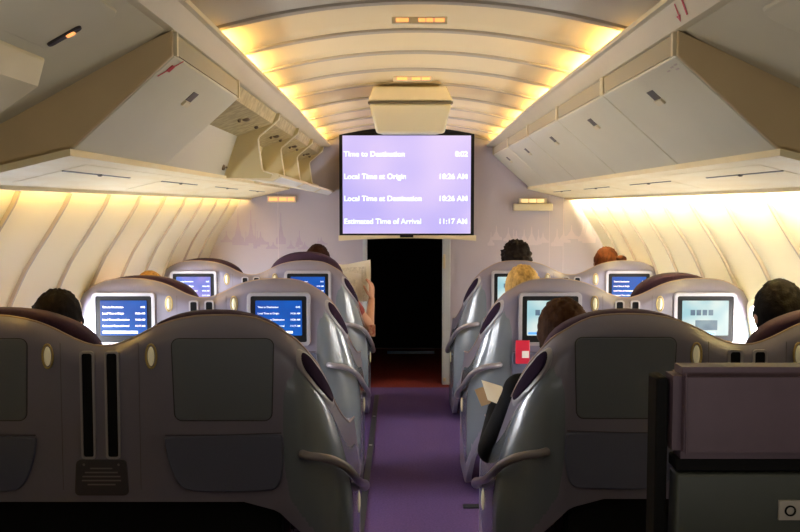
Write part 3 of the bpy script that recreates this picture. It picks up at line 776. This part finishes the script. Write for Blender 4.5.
def remesh(me, vox, name, m, it=4):
    o = bpy.data.objects.new('tmp', me); COL.objects.link(o)
    r = o.modifiers.new('r', 'REMESH'); r.mode = 'VOXEL'; r.voxel_size = vox; r.use_smooth_shade = True
    s = o.modifiers.new('s', 'SMOOTH'); s.iterations = it; s.factor = .5
    dg = bpy.context.evaluated_depsgraph_get(); out = bpy.data.meshes.new_from_object(o.evaluated_get(dg))
    COL.objects.unlink(o); bpy.data.objects.remove(o); out.name = name
    out.materials.clear(); out.materials.append(m)
    out.polygons.foreach_set('use_smooth', [True]*len(out.polygons))
    return out
def person(x, y, top, label, hair_col, shirt_col, style='short', lean=(0, 0), yaw=0, larm=None, rarm=None, trouser=(.02, .02, .03), vox=.007, group='seated passengers'):
    """x,y: seat middle and shell back; arms = (elbow, wrist, hand direction, palm normal) in world coordinates"""
    t = thing('person', (x, y + .45, 0.42), label, 'person', group); off = Vector(t.location)
    hd = Vector((x + lean[0], y + .34 + lean[1], top - .122))
    nk = Vector((x + lean[0]*.85, y + .315 + lean[1]*.8, top - .26)); 
    ch = Vector((x + lean[0]*.6, y + .315 + lean[1]*.5, top - .40)); pv = Vector((x, y + .40, .535))
    shl = [ch + Vector((s*.175, 0, .085)) for s in (-1, 1)]
    arms = []
    for s, arm in ((-1, larm), (1, rarm)):
        sh = shl[0 if s < 0 else 1]
        if arm is None:
            el = Vector((x + s*.235, y + .42, .70 - (1.2 - top)*.3)); wr = Vector((x + s*.13, y + .63, .66)); arms.append((sh, el, wr, Vector((-s*.45, .9, -.15)), Vector((0, .1, -1)), s))
        else: arms.append((sh, Vector(arm[0]), Vector(arm[1]), Vector(arm[2]), Vector(arm[3]), s))
    legs = [(pv + Vector((s*.085, .03, -.01)), Vector((x + s*.13, y + .84, .52)), Vector((x + s*.13, y + .90, .10)), s) for s in (-1, 1)]
    b = MB(); head_geo(b, hd, yaw)
    b.cap(nk, hd + Vector((0, -.01, -.05)), .056, .052)
    b.ell(ch, (.165, .10, .15)); b.cap(shl[0], shl[1], .055, .055); b.cap(nk + Vector((0, 0, -.02)), ch, .07, .10)
    b.cap(ch + Vector((0, 0, -.05)), pv + Vector((0, -.02, .04)), .115, .115); b.ell(pv, (.165, .125, .11))
    for sh, el, wr, hdv, pn, s in arms:
        b.cap(sh, el, .047, .038); b.cap(el, wr, .037, .024); hand_geo(b, wr, hdv, pn, -s*1.0 if pn.z < -.5 else s)
    for hp, kn, an, s in legs:
        b.cap(hp, kn, .078, .052); b.cap(kn, an, .050, .036); b.cap(an + Vector((0, -.02, -.04)), an + Vector((0, .14, -.055)), .036, .030)
    for v in b.b.verts: v.co -= off
    link('body', remesh(b.mesh('tmp', skin_m), vox, 'body', skin_m, 3), t)
    # eyes
    Rm = Matrix.Rotation(yaw, 3, 'Z')
    for s in (-1, 1):
        g = MB(); g.ell(hd - off + Rm @ Vector((s*.031, .079, .014)), (.012, .011, .009), 12, 8); g.build('eye', mat('eye_white', (.75, .73, .7), .3), t)
    # jacket or shirt
    b = MB()
    b.ell(ch, (.180, .118, .165)); b.cap(shl[0], shl[1], .066, .066); b.cap(nk + Vector((0, 0, -.035)), ch, .078, .115)
    b.cap(ch + Vector((0, 0, -.05)), pv + Vector((0, -.02, .05)), .130, .130); b.ell(pv + Vector((0, 0, .03)), (.178, .138, .10))
    for sh, el, wr, hdv, pn, s in arms:
        short = style == 'bare'
        b.cap(sh, el if not short else sh.lerp(el, .6), .060, .052)
        if not short: b.cap(el, el.lerp(wr, .93), .051, .036)
    for v in b.b.verts: v.co -= off
    shm = mat('cloth_%.3f_%.3f_%.3f' % shirt_col, shirt_col, .9, noise_amt=.15, nscale=50, spec=.2)
    link('shirt', remesh(b.mesh('tmp', shm), .011, 'shirt', shm, 5), t)
    b = MB()
    b.ell(pv + Vector((0, 0, -.01)), (.172, .132, .112))
    for hp, kn, an, s in legs: b.cap(hp, kn, .088, .062); b.cap(kn, an.lerp(kn, .06), .062, .046)
    for v in b.b.verts: v.co -= off
    trm = mat('trousers_%.2f' % trouser[0], trouser, .9)
    link('trousers', remesh(b.mesh('tmp', trm), .012, 'trousers', trm, 4), t)
    for hp, kn, an, s in legs:
        g = MB(); g.cap(an + Vector((0, -.03, -.045)), an + Vector((0, .15, -.058)), .046, .038)
        for v in g.b.verts: v.co -= off; v.co.z = max(v.co.z, .004 - off.z)
        g.build('shoe', mat('black_leather', (.015, .013, .012), .35), t)
    # hair
    g = MB(); hm = mat('hair_%.3f_%.3f_%.3f' % hair_col, hair_col, .8, noise_amt=.5, nscale=60, bump=.8, bscale=120, stretch=(1, 1, .25), spec=.12)
    amp, sc_, thick = {'short': (.006, 30, .010), 'curly': (.022, 22, .028), 'bun': (.006, 25, .012), 'thin': (.002, 20, .004), 'bob': (.007, 30, .016), 'bare': (.006, 30, .012)}[style]
    vs = g.ell((0, 0, 0), (1, 1, 1), 56, 40)
    for v in vs:
        d = v.co.normalized()
        face = max(0, d.y - .15)*1.6 + max(0, -d.z - (.45 if style not in ('bob', 'curly') else .75))*1.5
        k = 1 - smoothstep(.15, .55, face if d.z < .72 else face*.3)
        nz = noise.noise(d*sc_*.25 + Vector((x, y, 0))) + .6*noise.noise(d*sc_*.6 + Vector((x*3, y, 1)))
        r = Vector((.077, .096, .104)); e = Vector((d.x*(r.x + thick*k + amp*nz*k), d.y*(r.y + thick*k + amp*nz*k), d.z*(r.z + thick*k + amp*nz*k) + .015))
        if k < .5: e = Vector((d.x*(r.x - .012), d.y*(r.y - .016), d.z*(r.z - .014) + .015))
        v.co = Rm @ e + hd - off
    if style == 'bun': g.ell(hd - off + Vector((.088, -.07, .045)), (.040, .036, .028), 16, 10)
    g.build('hair', hm, t, sharp=180)
    return t
person(LX[0] - .36, ROWS[0], 1.20, 'person with short black hair at the far left, behind the nearest left seat unit', (.010, .007, .006), (.06, .02, .05), lean=(.085, .05))
person(LX[1] - .35, ROWS[1], 1.155, 'person with fair hair barely showing above the middle window seat on the left', (.50, .28, .08), (.25, .2, .15), 'thin')
person(LX[2] + .405, ROWS[2], 1.222, 'person in the farthest left aisle seat, bare forearm raised holding a newspaper', (.035, .012, .008), (.30, .07, .06), 'bare',
       lean=(.02, .0), rarm=((-.225, 6.76, .63), (-.21, 6.86, .815), (.02, .15, 1), (-.9, .4, .1)), vox=.005)
person(RX[0] - .485, ROWS[0], 1.158, 'brown-haired person in black jacket, elbow in the aisle, nearest right aisle seat', (.060, .026, .012), (.006, .006, .008), 'bob',
       lean=(-.03, .10), yaw=.25, larm=((.335, 3.40, .60), (.385, 3.66, .715), (.2, 1, .15), (.75, 0, -.66)), vox=.005)
person(RX[0] + .345, ROWS[0], 1.235, 'person with thick short black hair at the right edge, beside the pale sidewall', (.008, .006, .005), (.10, .05, .03), lean=(-.10, .05))
person(RX[1] - .45, ROWS[1], 1.174, 'person with blond hair in the middle right aisle seat', (.62, .40, .14), (.2, .2, .22), 'bob', lean=(-.03, 0))
person(RX[2] - .335, ROWS[2], 1.235, 'person with dark tousled curly hair in the farthest right aisle seat', (.012, .007, .005), (.05, .05, .06), 'curly')
person(RX[2] + .31, ROWS[2], 1.203, 'person with auburn hair in a small bun in the farthest right window seat', (.15, .045, .015), (.4, .3, .25), 'bun')

# newspaper: fanned curved sheets
t = thing('newspaper', (-.44, 6.96, .84), 'open newspaper with fanned pages held up in the farthest left aisle seat', 'newspaper')
for k in range(5):
    g = MB(); n = 14; rows = []
    a0 = [0, .06, .14, .24, .36][k]
    for i in range(n+1):
        u = i/n; xx = -.28 + (.49 - .028*k)*u; yy = .03*math.sin(u*math.pi) - .02*k + .015*math.sin(u*9 + k)
        rows.append([(xx + a0*.06*j + .012*math.sin(j*2.2 + k), yy - .05*j*a0, -.02 + (.25 - .022*k)*j + (.16 - .07*k)*max(0, u-.6)*j - .06*abs(u-.45)) for j in (0, .25, .5, .75, 1.0)])
    g.slab(rows, [[(p[0], p[1] + .0012, p[2]) for p in q] for q in rows]); g.build('sheet', news_m if k % 2 else mat('newsprint_light', (.95, .92, .82), .8), t)
g = MB(); g.box(-.228, -.178, 6.70, 6.71, .56, .645); tag(g.build('magazine', mat('magazine_red', (.40, .09, .06), .4, col2=(.55, .35, .22), nscale=60), bevel=.002), 'small red printed magazine below the raised forearm by the left aisle seat', 'magazine')
# papers of the near right passenger
g = MB(); g.slab([[(.323, 3.67, .811), (.404, 3.66, .788)], [(.342, 3.60, .746), (.425, 3.59, .715)]], [[(.323, 3.672, .811), (.404, 3.662, .788)], [(.342, 3.602, .745), (.425, 3.592, .714)]])
tag(g.build('paper_sheet', white_m), 'white sheet of paper held by the passenger in the black jacket', 'paper')
g = MB(); g.slab([[(.298, 3.69, .768), (.338, 3.68, .785)], [(.322, 3.64, .712), (.362, 3.63, .728)]], [[(.298, 3.698, .766), (.338, 3.688, .783)], [(.322, 3.648, .710), (.362, 3.638, .726)]])
tag(g.build('booklet', mat('manila', (.45, .30, .16), .7)), 'brown booklet under the white paper beside the right aisle seat', 'booklet')
# red card in the middle right unit's pocket
t = thing('boarding_card', (.615, ROWS[1] - .022, .762), 'red card with a white patch tucked below the right aisle monitor', 'card')
g = MB(); g.box(-.036, .034, -.004, .004, -.05, .068); c_ = g.build('card', red_m, t, bevel=.002)
g = MB(); g.box(-.005, .030, -.006, -.003, -.02, .015); g.build('label_patch', white_m, c_)

# ------------------------------------------------------------ folded crew seat at the right foreground
t = thing('crew_seat', (.80, 1.86, 0), 'mauve leather headrest cushion on a dark panel in the right foreground', 'seat')
link('headrest', cushion(-.245, .245, 0, .09, .985, 1.174, 'headrest', purple2, .018), t)
def pip():
    g = MB()
    for x in (-.222, .222): g.tube([(x, -.002, 1.0), (x - .003, -.002, 1.165)], .0022, 6)
    return g.mesh('piping', purple2)
link('piping', pip(), t)
g = MB(); g.box(-.235, .26, .02, .08, .958, .985); g.build('hinge_rail', black, t, bevel=.005)
g = MB(); g.box(-.275, -.25, .03, .10, 0, 1.15); g.build('support_post', black, t, bevel=.006)
g = MB(); g.hull([(-.235, .01, .955), (.30, .01, .955), (.30, .01, .05), (-.25, .01, .05)], [(-.235, .07, .955), (.30, .07, .955), (.30, .07, .05), (-.25, .07, .05)]); p_ = g.build('back_panel', mat('crew_panel', (.07, .08, .072), .45), t, bevel=.006)
g = MB(); g.box(-.029, .07, .004, .012, .862, .902); pc = g.build('placard', mat('placard_white', (.50, .46, .42), .5), p_)
text_block([('O', -.019, .871, .031, 'LEFT')], black, 'placard_text', t, (0, .003, 0))
g = MB(); g.box(.262, .31, .03, .09, 1.0, 1.19); g.build('side_bracket', mat('bracket_tan', (.35, .26, .14), .5), t, bevel=.005)

# ------------------------------------------------------------ floor fittings
t = thing('floor_track', (-.183, 5.7, 0), 'dark seat track strip along the left edge of the aisle', 'floor track')
g = MB(); g.box(-.017, .017, -1.88, 1.62, .001, .009); g.build('cover', mat('track_black', (.012, .014, .016), .6), t, bevel=.002)
for y in (-1.62, -.75, .05, .85):
    g = MB(); g.tube([(0, y, .006), (0, y, .013)], .010, 12); g.build('bolt', steel, t)
g = MB(); g.box(.315, .405, 4.55, 4.60, .001, .009); tag(g.build('floor_plate', mat('track_black', (.012, .014, .016), .6), bevel=.002), 'short dark plate on the carpet at the right of the aisle', 'floor plate')
